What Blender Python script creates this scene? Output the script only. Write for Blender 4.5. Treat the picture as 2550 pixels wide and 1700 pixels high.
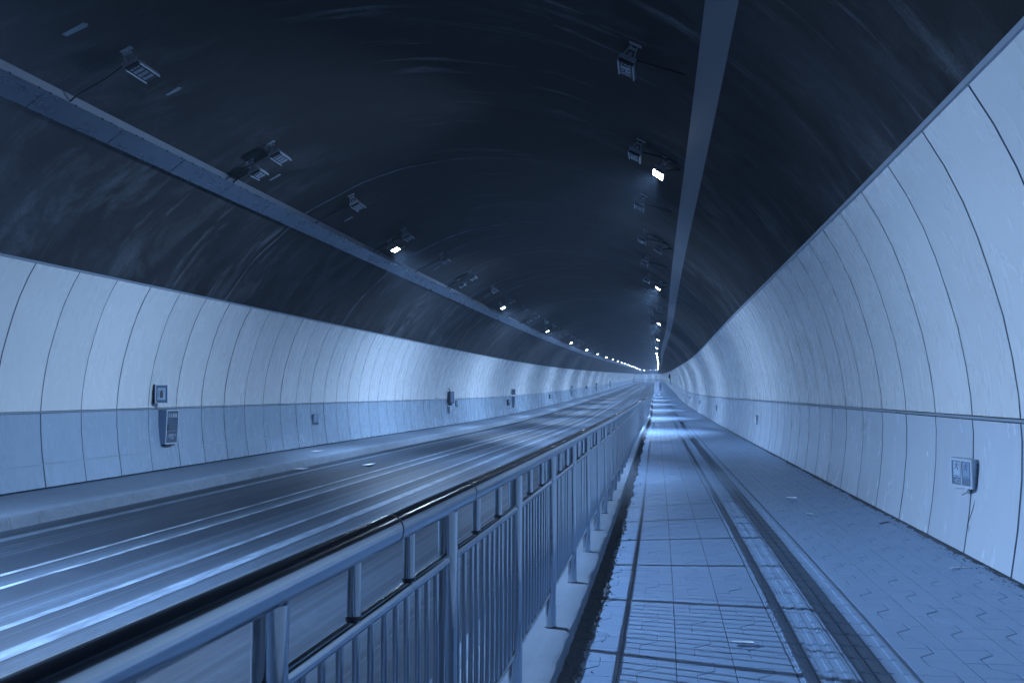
import bpy, bmesh, math, random
import numpy as np
from mathutils import Vector, Matrix

for o in list(bpy.data.objects):
    bpy.data.objects.remove(o)
C = bpy.context.scene.collection
SC = bpy.context.scene
random.seed(7)

# ------------------------------------------------------------------ camera
cam = bpy.data.cameras.new("camera")
cam.sensor_width = 36.0
cam.lens = 36.0 * 2500.26 / 2550.0
cam.clip_start = 0.05
cam.clip_end = 2000
camo = bpy.data.objects.new("camera", cam)
C.objects.link(camo)
RIGHT = Vector((0.98669855, 0.16252589, 0.00336177))
UP = Vector((0.00509768, -0.0516048, 0.99865457))
FWD = Vector((-0.1624807, 0.98535389, 0.05174689))
m = Matrix((RIGHT, UP, -FWD)).transposed().to_4x4()
camo.matrix_world = m
SC.camera = camo

# ------------------------------------------------------------------ world (night outside the portals)
world = bpy.data.worlds.new("World")
SC.world = world
world.use_nodes = True
bg = world.node_tree.nodes["Background"]
bg.inputs[0].default_value = (0.10, 0.20, 0.45, 1)
bg.inputs[1].default_value = 0.25
SC.view_settings.view_transform = 'Standard'
SC.view_settings.look = 'None'
SC.view_settings.exposure = 0.0
SC.view_settings.gamma = 1.0
SC.view_settings.use_curve_mapping = False
SC.cycles.use_denoising = True
SC.cycles.max_bounces = 7
SC.cycles.diffuse_bounces = 4
SC.cycles.glossy_bounces = 4
SC.cycles.volume_bounces = 0
SC.cycles.sample_clamp_indirect = 4.0
SC.cycles.caustics_reflective = False
SC.cycles.caustics_refractive = False

LAMP_COL = (0.405, 0.625, 1.0)
LAMP_W = 860.0

# ------------------------------------------------------------------ alignment of the tunnel
KN = np.array([0, 15, 30, 60, 100, 160, 300., 430., 450.])
CH = [-0.0024782, -0.0002922, 0.0004659, -0.0004347, 0.0002668, -5.44e-05, -3e-07, 0.0, -0.0026]
CV = [1.88e-05, 0.0001568, -0.0001309, 0.0003463, 0.000105, 1.66e-05, 3e-07, 0.0, -3e-05]
_g = np.linspace(0, 700, 2801)
_dg = _g[1] - _g[0]


def _integ(c):
    k = np.interp(_g, KN, c)
    s = np.concatenate([[0], np.cumsum((k[1:] + k[:-1]) / 2) * _dg])
    o = np.concatenate([[0], np.cumsum((s[1:] + s[:-1]) / 2) * _dg])
    return s, o


HS, HO = _integ(CH)
VS, VO = _integ(CV)


def sx(d):
    return float(np.interp(d, _g, HS))


def W(X, d, Z):
    ox = float(np.interp(d, _g, HO))
    oz = float(np.interp(d, _g, VO))
    return (X + ox, d - X * sx(d), Z + oz)


def frame(X, d, Z):
    return Vector(W(X, d, Z)), -math.atan(sx(d))


XC = -4.06
ARCH = [(0, 5.44), (.45, 5.425), (.9, 5.38), (1.33, 5.32), (1.75, 5.245), (2.1, 5.165), (2.4, 5.08), (2.85, 4.905), (3.3, 4.7), (3.73, 4.495),
        (4.15, 4.265), (4.56, 3.96), (4.95, 3.62), (5.32, 3.29), (5.66, 2.93), (5.92, 2.59), (6.20, 2.18), (6.285, 2.07)]
WALL = [(6.16, 2.23), (6.345, 1.91), (6.49, 1.6), (6.6, 1.3), (6.69, 1.0), (6.785, .65), (6.85, .3), (6.89, 0), (6.91, -.37),
        (6.90, -.7), (6.86, -1.1), (6.80, -1.5), (6.768, -1.695)]


SPLIT = {1: -.213, -1: -.371}
TOPZ = {1: 2.232, -1: 2.148}


def wall_x0(Z):
    return float(np.interp(Z, [p[1] for p in WALL][::-1], [p[0] for p in WALL][::-1]))


def wall_prof(side):
    zs = [TOPZ[side]] + [z for (a, z) in WALL if z < TOPZ[side] - .05 and abs(z - SPLIT[side]) > .05] + [SPLIT[side]]
    zs = sorted(zs, reverse=True)
    return [(wall_x0(z), z) for z in zs]


def arch_z(X):
    return float(np.interp(abs(X - XC), [p[0] for p in ARCH], [p[1] for p in ARCH]))


def wall_x(Z):
    zs = [p[1] for p in WALL][::-1]
    xs = [p[0] for p in WALL][::-1]
    return float(np.interp(Z, zs, xs))


# ------------------------------------------------------------------ materials
MATS = {}


class N:
    def __init__(self, name):
        self.m = bpy.data.materials.new(name)
        self.m.use_nodes = True
        self.t = self.m.node_tree
        self.b = self.t.nodes["Principled BSDF"]
        MATS[name] = self.m

    def n(self, typ, **kw):
        nd = self.t.nodes.new(typ)
        for k, v in kw.items():
            setattr(nd, k, v)
        return nd

    def l(self, a, b):
        self.t.links.new(a, b)

    def noise(self, vec, scale, detail=4, rough=.55, dist=0.0):
        nd = self.n("ShaderNodeTexNoise")
        nd.inputs["Scale"].default_value = scale
        nd.inputs["Detail"].default_value = detail
        nd.inputs["Roughness"].default_value = rough
        nd.inputs["Distortion"].default_value = dist
        if vec is not None:
            self.l(vec, nd.inputs["Vector"])
        return nd.outputs["Fac"]

    def mapv(self, src, scale=(1, 1, 1), loc=(0, 0, 0)):
        mp = self.n("ShaderNodeMapping")
        mp.inputs["Scale"].default_value = scale
        mp.inputs["Location"].default_value = loc
        self.l(src, mp.inputs["Vector"])
        return mp.outputs[0]

    def ramp(self, fac, stops):
        r = self.n("ShaderNodeValToRGB")
        e = r.color_ramp.elements
        while len(e) < len(stops):
            e.new(0.5)
        for el, (p, c) in zip(e, stops):
            el.position = p
            el.color = (c[0], c[1], c[2], 1) if hasattr(c, '__len__') else (c, c, c, 1)
        self.l(fac, r.inputs[0])
        return r.outputs[0]

    def mix(self, fac, a, b, blend='MIX'):
        mx = self.n("ShaderNodeMix", data_type='RGBA', blend_type=blend)
        for sock, v in ((mx.inputs[0], fac), (mx.inputs[6], a), (mx.inputs[7], b)):
            if hasattr(v, 'links'):
                self.l(v, sock)
            elif hasattr(v, '__len__'):
                sock.default_value = (v[0], v[1], v[2], 1)
            else:
                sock.default_value = v
        return mx.outputs[2]

    def math(self, op, a, b=None):
        nd = self.n("ShaderNodeMath", operation=op)
        for i, v in enumerate((a, b)):
            if v is None:
                continue
            if hasattr(v, 'links'):
                self.l(v, nd.inputs[i])
            else:
                nd.inputs[i].default_value = v
        return nd.outputs[0]

    def bump(self, h, strength=.3, dist=.01):
        b = self.n("ShaderNodeBump")
        b.inputs["Strength"].default_value = strength
        b.inputs["Distance"].default_value = dist
        self.l(h, b.inputs["Height"])
        self.l(b.outputs[0], self.b.inputs["Normal"])

    def set(self, color=None, rough=None, metal=None, spec=None, coat=None):
        for nm, v in (("Base Color", color), ("Roughness", rough), ("Metallic", metal), ("Specular IOR Level", spec), ("Coat Weight", coat)):
            if v is None:
                continue
            s = self.b.inputs[nm]
            if hasattr(v, 'links'):
                self.l(v, s)
            elif hasattr(v, '__len__'):
                s.default_value = (v[0], v[1], v[2], 1)
            else:
                s.default_value = v


def plain(name, color, rough=.5, metal=0.0, var=.12, scale=8.0):
    k = N(name)
    tc = k.n("ShaderNodeTexCoord").outputs["Object"]
    f = k.noise(tc, scale, 5)
    a = tuple(c * (1 - var) for c in color)
    b = tuple(min(1, c * (1 + var)) for c in color)
    k.set(k.mix(f, a, b), None, metal)
    k.set(rough=k.math('ADD', k.math('MULTIPLY', f, .2), rough - .1))
    return k.m


def geo_pos(k):
    return k.n("ShaderNodeNewGeometry").outputs["Position"]


# enamelled wall panels
def panel_mat(name, c0, c1, rough, stain=0.15, streak=False):
    k = N(name)
    pos = geo_pos(k)
    rnd = k.n("ShaderNodeObjectInfo").outputs["Random"]
    big = k.noise(k.mapv(pos, (.25, .25, .5)), 1.6, 3)
    dirt = k.noise(k.mapv(pos, (.8, 1.6, .55)), 1.9, 6, .62, .6)
    base = k.mix(rnd, tuple(c * .955 for c in c0), c1)
    base = k.mix(k.ramp(dirt, [(.44, 0.0), (.80, stain * .7)]), base, tuple(c * .72 for c in c0))
    run = k.noise(k.mapv(pos, (5.5, 7.5, .28), (1, 2, 0)), 1.0, 5, .65, .3)
    base = k.mix(k.ramp(run, [(.60, 0.0), (.76, stain * .6)]), base, tuple(c * .66 for c in c0))
    wash = k.noise(k.mapv(pos, (1.2, 2.6, .5), (3, 5, 1)), 1.5, 5, .6, .9)
    base = k.mix(k.ramp(wash, [(.56, 0.0), (.70, stain * .9)]), base, tuple(min(1, c * 1.25) for c in c1))
    if streak:
        drip = k.noise(k.mapv(pos, (2.2, 3.2, .45)), 1.2, 4, .55)
        base = k.mix(k.ramp(drip, [(.52, 0.0), (.74, .18)]), base, tuple(min(1, c * 1.2) for c in c1))
    specks = k.noise(pos, 22.0, 2)
    base = k.mix(k.ramp(specks, [(.78, 0.0), (.82, .35)]), base, tuple(c * .45 for c in c0))
    k.set(base)
    k.set(rough=k.math('ADD', k.math('MULTIPLY', dirt, .22), rough - .1))
    k.b.inputs["Specular IOR Level"].default_value = .5
    wav = k.noise(k.mapv(pos, (.7, .7, .7)), 1.1, 2)
    k.bump(wav, .5, .03)
    return k.m


M_PANEL_UP = panel_mat("wall_panel_white", (.73, .745, .735), (.77, .785, .775), .26, .09)
M_PANEL_LO = panel_mat("wall_panel_grey_blue", (.31, .40, .49), (.35, .44, .53), .26, .22, True)
M_PANEL_LOR = panel_mat("wall_panel_pale_blue", (.51, .57, .635), (.56, .62, .68), .24, .2, True)
M_SEAM = plain("seam_dark", (.035, .055, .085), .9)
M_TRIM = plain("aluminium_trim", (.34, .40, .47), .4, .3)

# vault concrete
ARC_LEN = 2 * sum(math.hypot(b[0] - a[0], b[1] - a[1]) for a, b in zip(ARCH, ARCH[1:]))
k = N("vault_concrete")
uv = k.n("ShaderNodeUVMap").outputs[0]
blot = k.noise(k.mapv(uv, (.38, .55, 1)), 1.0, 7, .68, .35)
cloud = k.noise(k.mapv(uv, (.20, .30, 1), (5, 1, 0)), 1.0, 3, .5, .3)
streak = k.noise(k.mapv(uv, (.22, 1.3, 1)), 1.5, 6, .66, .25)
fine = k.noise(k.mapv(uv, (1, 1, 1)), 30, 4, .75)
mask = k.noise(k.mapv(uv, (.16, .07, 1), (7, 3, 0)), 1.0, 3)
sepv = k.n("ShaderNodeSeparateXYZ")
k.l(uv, sepv.inputs[0])
edge = k.ramp(k.math('ABSOLUTE', k.math('DIVIDE', k.math('SUBTRACT', sepv.outputs[0], ARC_LEN / 2), ARC_LEN / 2)), [(.35, .22), (.66, .6), (.95, 1.0)])
slant = k.noise(k.mapv(uv, (.50, .85, 1), (2, 9, 0)), 1.1, 6, .66, .55)
base = k.mix(k.math('MULTIPLY', k.ramp(blot, [(.44, 0.0), (.66, 1.0)]), edge), (.005, .0062, .008), (.036, .043, .053))
base = k.mix(k.math('MULTIPLY', k.math('MULTIPLY', k.ramp(slant, [(.50, 0.0), (.64, 1.0)]), k.ramp(cloud, [(.42, .1), (.6, 1.0)])), edge), base, (.095, .108, .12))
base = k.mix(k.math('MULTIPLY', k.ramp(streak, [(.57, 0.0), (.70, 1.0)]), k.ramp(mask, [(.47, 0.0), (.60, 1.0)])), base, (.15, .17, .19))
pits = k.noise(k.mapv(uv, (1, 1, 1)), 9, 5, .8)
base = k.mix(k.ramp(pits, [(.34, .6), (.48, 0.0)]), base, (.008, .009, .011))
base = k.mix(k.ramp(fine, [(.35, .55), (.55, 0.0)]), base, (.011, .012, .014))
k.set(base, .85)
k.bump(fine, .5, .012)
M_VAULT = k.m
M_JOINTSEAL = plain("joint_sealant", (.10, .115, .135), .8, 0, .35, 3)
M_PATCH = plain("ceiling_plate_grey", (.16, .19, .23), .6)

# asphalt; headlight reflections painted into the colour as pale lengthwise streaks
k = N("asphalt")
uv = k.n("ShaderNodeUVMap").outputs[0]
sep = k.n("ShaderNodeSeparateXYZ")
k.l(uv, sep.inputs[0])
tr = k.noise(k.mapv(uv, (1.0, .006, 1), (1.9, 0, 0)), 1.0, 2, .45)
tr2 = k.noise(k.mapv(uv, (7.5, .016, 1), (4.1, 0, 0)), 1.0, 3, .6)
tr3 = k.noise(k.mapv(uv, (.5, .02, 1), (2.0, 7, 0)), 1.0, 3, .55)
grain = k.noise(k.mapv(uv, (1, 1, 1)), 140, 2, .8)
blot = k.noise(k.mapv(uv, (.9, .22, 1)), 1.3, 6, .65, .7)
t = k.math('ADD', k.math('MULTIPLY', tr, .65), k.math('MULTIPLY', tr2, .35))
glare_band = k.ramp(t, [(.47, 0.0), (.57, .40), (.70, 1.0)])
base = k.mix(glare_band, (.011, .018, .029), (.095, .135, .185))
base = k.mix(k.ramp(blot, [(.5, 0.0), (.75, .35)]), base, (.085, .105, .135))
patchy = k.noise(k.mapv(uv, (5, 2.2, 1)), 2.2, 7, .75, .3)
base = k.mix(k.ramp(patchy, [(.36, .6), (.54, 0.0)]), base, (.020, .028, .039))
base = k.mix(k.ramp(patchy, [(.58, 0.0), (.74, .5)]), base, (.075, .105, .145))
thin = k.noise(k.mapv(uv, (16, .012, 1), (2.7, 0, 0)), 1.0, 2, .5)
base = k.mix(k.ramp(thin, [(.62, 0.0), (.70, .75)]), base, (.19, .24, .30))  # thin pale lines in the colour imitate light trails
base = k.mix(k.ramp(grain, [(.35, .55), (.62, 0.0)]), base, (.020, .028, .040))
base = k.mix(k.ramp(grain, [(.62, 0.0), (.78, .45)]), base, (.22, .26, .32))
k.set(base)
k.set(rough=k.ramp(glare_band, [(0, .62), (1, .40)]))
k.bump(grain, .45, .006)
k.b.inputs["Specular IOR Level"].default_value = .22
M_ASPHALT = k.m

# worn road paint
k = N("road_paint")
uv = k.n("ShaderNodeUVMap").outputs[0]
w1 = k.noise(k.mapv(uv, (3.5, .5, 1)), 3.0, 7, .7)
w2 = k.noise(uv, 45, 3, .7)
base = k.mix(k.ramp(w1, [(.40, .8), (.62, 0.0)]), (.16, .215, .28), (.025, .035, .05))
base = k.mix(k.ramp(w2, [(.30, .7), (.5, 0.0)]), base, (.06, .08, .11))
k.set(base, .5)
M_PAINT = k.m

k = N("road_line_pale")  # patchy pale colour for the two thin added lines
uv = k.n("ShaderNodeUVMap").outputs[0]
w1 = k.noise(k.mapv(uv, (5, .35, 1)), 3.0, 7, .7)
k.set(k.mix(k.ramp(w1, [(.40, 1.0), (.60, 0.0)]), (.24, .29, .34), (.04, .052, .07)), .5)
M_PALELINE = k.m

# concrete kerbs
k = N("kerb_concrete")
pos = geo_pos(k)
n1 = k.noise(pos, 2.2, 7, .65, .4)
n2 = k.noise(pos, 46, 4, .7)
n3 = k.noise(k.mapv(pos, (2, 2, .7)), 5.0, 5, .7, 1.2)
base = k.mix(n1, (.12, .165, .225), (.22, .275, .34))
base = k.mix(k.ramp(n3, [(.64, 0.0), (.72, .85)]), base, (.05, .065, .09))
base = k.mix(k.ramp(n2, [(.66, 0.0), (.76, .8)]), base, (.04, .05, .065))
k.set(base, .75)
k.bump(k.math('ADD', n1, k.math('MULTIPLY', n2, .4)), .6, .012)
M_KERB = k.m


k = N("kerb_face_splashed")
pos = geo_pos(k)
n1 = k.noise(k.mapv(pos, (1, 1, 2.5)), 2.0, 7, .68, .5)
n2 = k.noise(pos, 40, 4, .7)
n3 = k.noise(k.mapv(pos, (2, 2, .6)), 4.0, 6, .7, 1.4)
base = k.mix(n1, (.095, .12, .15), (.22, .26, .30))
base = k.mix(k.ramp(n3, [(.58, 0.0), (.70, .8)]), base, (.04, .05, .065))
base = k.mix(k.ramp(n2, [(.64, 0.0), (.74, .6)]), base, (.035, .045, .055))
k.set(base, .8)
k.bump(k.math('ADD', n1, k.math('MULTIPLY', n2, .4)), .7, .014)
M_KERBFACE = k.m


def paver_mat(name, a, b, rough):
    k = N(name)
    pos = geo_pos(k)
    rnd = k.n("ShaderNodeObjectInfo").outputs["Random"]
    n1 = k.noise(pos, 1.3, 5, .6)
    n2 = k.noise(pos, 60, 4, .75)
    isl = k.n("ShaderNodeNewGeometry").outputs["Random Per Island"]
    base = k.mix(k.math('ADD', k.math('MULTIPLY', rnd, .25), k.math('MULTIPLY', n1, .7)), a, b)
    base = k.mix(k.math('MULTIPLY', isl, .25), base, tuple(c * 1.2 for c in b))
    base = k.mix(k.ramp(n2, [(.30, .55), (.48, 0.0)]), base, tuple(c * .45 for c in a))
    sp = k.noise(pos, 9, 3)
    base = k.mix(k.ramp(sp, [(.70, 0.0), (.78, .5)]), base, tuple(c * .4 for c in a))
    k.set(base)
    k.set(rough=k.math('ADD', k.math('MULTIPLY', n1, .3), rough - .15))
    k.bump(n2, .3, .004)
    return k.m


M_PAVER = paver_mat("paver_concrete", (.145, .23, .355), (.20, .295, .43), .44)
M_TACT = paver_mat("tactile_concrete", (.15, .235, .36), (.205, .30, .435), .44)
k = N("joint_sand")
pos = geo_pos(k)
n1 = k.noise(pos, 5, 6, .7)
k.set(k.mix(n1, (.045, .07, .11), (.085, .12, .17)), .95)
M_SAND = k.m
k = N("gutter_dirt")
pos = geo_pos(k)
n1 = k.noise(pos, 7, 8, .75)
n2 = k.noise(pos, 70, 3, .8)
k.set(k.mix(n1, (.035, .044, .056), (.16, .19, .23)), .95)
k.bump(k.math('ADD', n1, n2), 1.0, .03)
M_DIRT = k.m

# stainless steel
k = N("stainless_steel")
tc = k.n("ShaderNodeTexCoord").outputs["Object"]
n1 = k.noise(k.mapv(tc, (6, 1.2, 1.2)), 2.0, 5, .6)
n2 = k.noise(tc, 30, 3)
k.set(k.mix(n1, (.38, .44, .51), (.52, .57, .63)), None, 1.0)
k.set(rough=k.math('ADD', k.math('ADD', .06, k.math('MULTIPLY', n1, .08)), k.math('MULTIPLY', k.ramp(n2, [(.5, 0.0), (.8, .3)]), .5)))
k.bump(n1, .05, .003)
M_STEEL = k.m
k = N("stainless_rail")
pos = geo_pos(k)
n1 = k.noise(k.mapv(pos, (14, .5, 14)), 2.0, 4, .6)
n2 = k.noise(pos, 55, 3)
k.set(k.mix(n1, (.40, .46, .53), (.52, .57, .63)), None, 1.0)
k.set(rough=k.math('ADD', k.math('MULTIPLY', n1, .06), .13))
M_RAIL = k.m
M_WELD = plain("weld_dark", (.10, .11, .13), .6, .7)

k = N("tray_sheet_metal")
uv = geo_pos(k)
n1 = k.noise(k.mapv(uv, (3, .6, 3)), 2.2, 6, .65, .6)
n2 = k.noise(k.mapv(uv, (8, 8, 8)), 2.0, 3, .6)
k.set(k.mix(n1, (.15, .20, .27), (.20, .255, .33)))
k.set(rough=k.ramp(n1, [(.3, .24), (.7, .36)]), metal=.8)
k.bump(k.noise(k.mapv(uv, (1.2, 1.6, 1.2)), 1.0, 2), .4, .03)
M_TRAY = k.m

M_ALU = plain("lamp_aluminium", (.42, .47, .54), .35, .6)
M_BRACKET = plain("lamp_bracket_grey", (.30, .34, .40), .45, .3)
M_FIN = plain("heatsink_black", (.018, .02, .024), .6)
M_HOUSING = plain("lamp_housing_grey", (.12, .14, .17), .5, .3)
k = N("led_lens_off")
tc = k.n("ShaderNodeTexCoord").outputs["Object"]
wv = k.n("ShaderNodeTexWave")
wv.inputs["Scale"].default_value = 14
wv.bands_direction = 'X'
k.l(tc, wv.inputs["Vector"])
k.set(k.mix(wv.outputs["Fac"], (.15, .18, .22), (.32, .37, .43)), .25)
M_LENS = k.m
k = N("led_lens_lit")
k.set((.8, .85, .9), .3)
k.b.inputs["Emission Color"].default_value = (.72, .84, 1.0, 1)
k.b.inputs["Emission Strength"].default_value = 130.0
M_LIT = k.m
M_CABLE = plain("black_cable", (.012, .013, .016), .6)
M_BOXSIDE = plain("cabinet_red_side", (.16, .24, .36), .4, .1)
M_DOOR = plain("cabinet_red_door", (.075, .11, .16), .35, .1)
M_FRAMEL = plain("cabinet_frame_pale", (.55, .62, .70), .4, .2)
M_WHITE = plain("lettering_white", (.58, .65, .72), .5)
M_BLACK = plain("sign_black", (.014, .017, .022), .45)
M_SIGNFRAME = plain("sign_frame_dark", (.06, .085, .125), .4, .3)
M_SIGNFACE = plain("sign_face_pale", (.26, .36, .50), .4)
M_SIGNGREY = plain("sign_box_steel", (.30, .37, .46), .4, .5)
M_SIGNMID = plain("sign_panel_mid", (.15, .21, .29), .4)
M_SIGNPALE = plain("sign_face_white", (.42, .52, .63), .4)
M_PAPER = plain("paper_white", (.66, .72, .78), .8)
k = N("evacuation_sign_lit")
k.set((.75, .82, .9), .4)
k.b.inputs["Emission Color"].default_value = (.70, .84, 1.0, 1)
k.b.inputs["Emission Strength"].default_value = .9
M_EVAC = k.m

# ------------------------------------------------------------------ mesh helpers
class MB:
    def __init__(self):
        self.v, self.f, self.uv = [], [], []
        self.gasket = []

    def quadface(self, pts, uvs=None):
        i = len(self.v)
        self.v += [tuple(p) for p in pts]
        self.f.append(tuple(range(i, i + len(pts))))
        self.uv.append(uvs)
        return self

    def box(self, c, s, M=None, taper=1.0):
        hx, hy, hz = s[0] / 2, s[1] / 2, s[2] / 2
        i = len(self.v)
        for z in (-1, 1):
            k_ = taper if z > 0 else 1.0
            for (a, b) in ((-1, -1), (1, -1), (1, 1), (-1, 1)):
                p = Vector((c[0] + a * hx * k_, c[1] + b * hy * k_, c[2] + z * hz))
                if M is not None:
                    p = M @ p
                self.v.append(tuple(p))
        for q in ((3, 2, 1, 0), (4, 5, 6, 7), (0, 1, 5, 4), (1, 2, 6, 5), (2, 3, 7, 6), (3, 0, 4, 7)):
            self.f.append(tuple(i + a for a in q))
            self.uv.append(None)
        return self

    def tube(self, pts, r, n=10, cap=True, radii=None):
        pts = [Vector(p) for p in pts]
        i0 = len(self.v)
        up = Vector((0, 0, 1))
        for j, p in enumerate(pts):
            a = pts[max(j - 1, 0)]
            b = pts[min(j + 1, len(pts) - 1)]
            t_ = (b - a).normalized()
            u_ = t_.cross(up)
            if u_.length < 1e-3:
                u_ = Vector((1, 0, 0))
            u_.normalize()
            w_ = u_.cross(t_)
            rr = radii[j] if radii else r
            for q in range(n):
                an = 2 * math.pi * q / n
                self.v.append(tuple(p + u_ * (rr * math.cos(an)) + w_ * (rr * math.sin(an))))
        for j in range(len(pts) - 1):
            for q in range(n):
                a = i0 + j * n + q
                b = i0 + j * n + (q + 1) % n
                self.f.append((a, b, b + n, a + n))
                self.uv.append(None)
        if cap:
            self.f.append(tuple(i0 + q for q in range(n))[::-1])
            self.uv.append(None)
            e = i0 + (len(pts) - 1) * n
            self.f.append(tuple(e + q for q in range(n)))
            self.uv.append(None)
        return self

    def prism(self, poly, z0, z1, M=None):
        i = len(self.v)
        n = len(poly)
        for z in (z0, z1):
            for (x, y) in poly:
                p = Vector((x, y, z))
                if M is not None:
                    p = M @ p
                self.v.append(tuple(p))
        self.f.append(tuple(range(i, i + n))[::-1])
        self.f.append(tuple(range(i + n, i + 2 * n)))
        self.uv += [None, None]
        for q in range(n):
            a, b = i + q, i + (q + 1) % n
            self.f.append((a, b, b + n, a + n))
            self.uv.append(None)
        return self

    def mesh(self, name, mat, smooth=False):
        me = bpy.data.meshes.new(name)
        me.from_pydata(self.v, [], self.f)
        if any(u is not None for u in self.uv):
            lay = me.uv_layers.new(name="UVMap")
            li = 0
            for f, u in zip(self.f, self.uv):
                for q in range(len(f)):
                    lay.data[li].uv = u[q] if u is not None else (0, 0)
                    li += 1
        if isinstance(mat, (list, tuple)):
            for mm in mat:
                me.materials.append(mm)
        else:
            me.materials.append(mat)
        if self.gasket:
            me.materials.append(M_SEAM)
            for q in self.gasket:
                me.polygons[q].material_index = 1
        me.update()
        if smooth:
            for p in me.polygons:
                p.use_smooth = True
            me.set_sharp_from_angle(angle=math.radians(38))
        return me

    def build(self, name, mat, parent=None, smooth=False, loc=None, rot=None):
        return link(name, self.mesh(name, mat, smooth), parent, loc, rot)


def link(name, data, parent=None, loc=None, rot=None):
    o = bpy.data.objects.new(name, data)
    C.objects.link(o)
    if parent is not None:
        o.parent = parent
    if loc is not None:
        o.location = loc
    if rot is not None:
        o.rotation_euler = rot
    return o


def thing(name, label, cat, loc=(0, 0, 0), rot=(0, 0, 0), group=None):
    o = link(name, None, None, loc, rot)
    o.empty_display_size = .2
    tag(o, label, cat, group)
    return o


def tag(o, label, cat, group=None):
    o["label"] = label
    o["category"] = cat
    if group:
        o["group"] = group


def kind(o, k_):
    o["kind"] = k_
    return o


def copy_tree(o, parent=None):
    c = o.copy()
    C.objects.link(c)
    if parent is not None:
        c.parent = parent
    for ch in list(o.children):
        copy_tree(ch, c)
    return c


def smooth_angle(o, ang=40):
    for p in o.data.polygons:
        p.use_smooth = True
    try:
        o.data.set_sharp_from_angle(angle=math.radians(ang))
    except Exception:
        pass


def bevel(o, w=.004, seg=1):
    md = o.modifiers.new("edge", 'BEVEL')
    md.width = w
    md.segments = seg
    md.limit_method = 'ANGLE'
    return o


def sweep_sheet(section, d0, d1, stepf, flip=False, uvf=None):
    """section: list of (X,Z); returns MB of a long sheet following the alignment."""
    mb = MB()
    ds = [d0]
    while ds[-1] < d1:
        ds.append(min(d1, ds[-1] + stepf(ds[-1])))
    acc = [0]
    for a, b in zip(section, section[1:]):
        acc.append(acc[-1] + math.hypot(b[0] - a[0], b[1] - a[1]))
    if uvf is None:
        us = [p[0] for p in section]
    else:
        us = acc
    for d in ds:
        for (X, Z) in section:
            mb.v.append(W(X, d, Z))
    n = len(section)
    for j in range(len(ds) - 1):
        for q in range(n - 1):
            a = j * n + q
            f = (a, a + 1, a + 1 + n, a + n)
            u = ((us[q], ds[j]), (us[q + 1], ds[j]), (us[q + 1], ds[j + 1]), (us[q], ds[j + 1]))
            if flip:
                f, u = f[::-1], u[::-1]
            mb.f.append(f)
            mb.uv.append(u)
    return mb


D0, D1 = -34.0, 690.0


def step_std(d):
    return 1.5 if d < 60 else (5 if d < 150 else 12)


# ------------------------------------------------------------------ setting: road, kerbs, pavement, vault
ROADZ = -1.96
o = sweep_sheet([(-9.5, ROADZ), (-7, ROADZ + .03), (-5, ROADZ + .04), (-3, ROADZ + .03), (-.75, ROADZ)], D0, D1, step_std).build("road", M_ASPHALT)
kind(o, 'structure')


def road_z(X):
    return float(np.interp(X, [-9.5, -7, -5, -3, -.75], [ROADZ, ROADZ + .03, ROADZ + .04, ROADZ + .03, ROADZ]))


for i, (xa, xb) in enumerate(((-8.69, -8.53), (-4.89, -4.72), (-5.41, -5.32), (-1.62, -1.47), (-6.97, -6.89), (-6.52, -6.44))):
    mk = sweep_sheet([(xa, road_z(xa) + .004), (xb, road_z(xb) + .004)], D0, D1, step_std).build("road_line", M_PAINT if i < 4 else M_PALELINE)  # the last two are thin lines added along pale streaks
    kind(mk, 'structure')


def wobble_section(base, amp, seed):
    return base


def kerb(name, section, d0, d1, fine_to, seed, amp, face_from=None):
    rng = random.Random(seed)
    mb = MB()
    ds = [d0]
    while ds[-1] < d1:
        dd = ds[-1]
        ds.append(min(d1, dd + (.12 if 0 < dd < fine_to else (1.5 if dd < 80 else 10))))
    n = len(section)
    for d in ds:
        for q, (X, Z) in enumerate(section):
            a = amp if 0 < q < n - 1 else amp * .4
            mb.v.append(W(X + rng.uniform(-a, a), d, Z + rng.uniform(-a, a) * .6))
    for j in range(len(ds) - 1):
        for q in range(n - 1):
            a = j * n + q
            mb.f.append((a, a + 1, a + 1 + n, a + n))
            mb.uv.append(None)
    ob = mb.build(name, [M_KERB, M_KERBFACE], None, True)
    if face_from is not None:
        for i, p in enumerate(ob.data.polygons):
            if i % (n - 1) >= face_from:
                p.material_index = 1
    kind(ob, 'structure')
    return ob


KZ = -1.39
kerb("kerb", [(-10.95, -1.73), (-10.4, -1.735), (-9.60, -1.735), (-9.36, -1.737), (-9.27, -1.748), (-9.235, -1.78), (-9.21, -1.86), (-9.17, -1.99)], D0, D1, 45, 3, .010, 5)
kerb("kerb", [(-1.10, -1.99), (-1.09, -1.45), (-1.07, KZ - .008), (-1.0, KZ), (-.72, KZ), (-.62, KZ - .002), (-.598, KZ - .012), (-.592, KZ - .035), (-.585, -1.60)], D0, D1, 40, 5, .006)

PZ = -1.50
PAVX0, PAVX1 = -.605, 2.80
pav = sweep_sheet([(PAVX0, PZ - .0036), (PAVX1, PZ - .0036)], D0, 58, step_std).build("pavement", M_SAND)
kind(pav, 'structure')
far_pav = sweep_sheet([(PAVX0, PZ - .003), (PAVX1, PZ - .003)], 58, D1, step_std).build("far_paving", M_PAVER, pav)

# interlocking pavers ------------------------------------------------------------
LW, LN, LL = .2075, .1075, .2975


def paver_poly(v, h):
    """half column paver; v: 0 wide-first, 1 narrow-first; h: 0 left half, 1 right half; origin at the outer straight edge."""
    g = .0012
    if v == 0:
        p = [(g, g), (LW - g, g), (LW - g, .09), (LN - g, .2), (LN - g, LL - g), (g, LL - g)]
    else:
        p = [(g, g), (LN - g, g), (LN - g, LL - .2), (LW - g, LL - .09), (LW - g, LL - g), (g, LL - g)]
    if h == 1:
        p = [(-x, y) for (x, y) in p][::-1]
    return p


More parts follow.
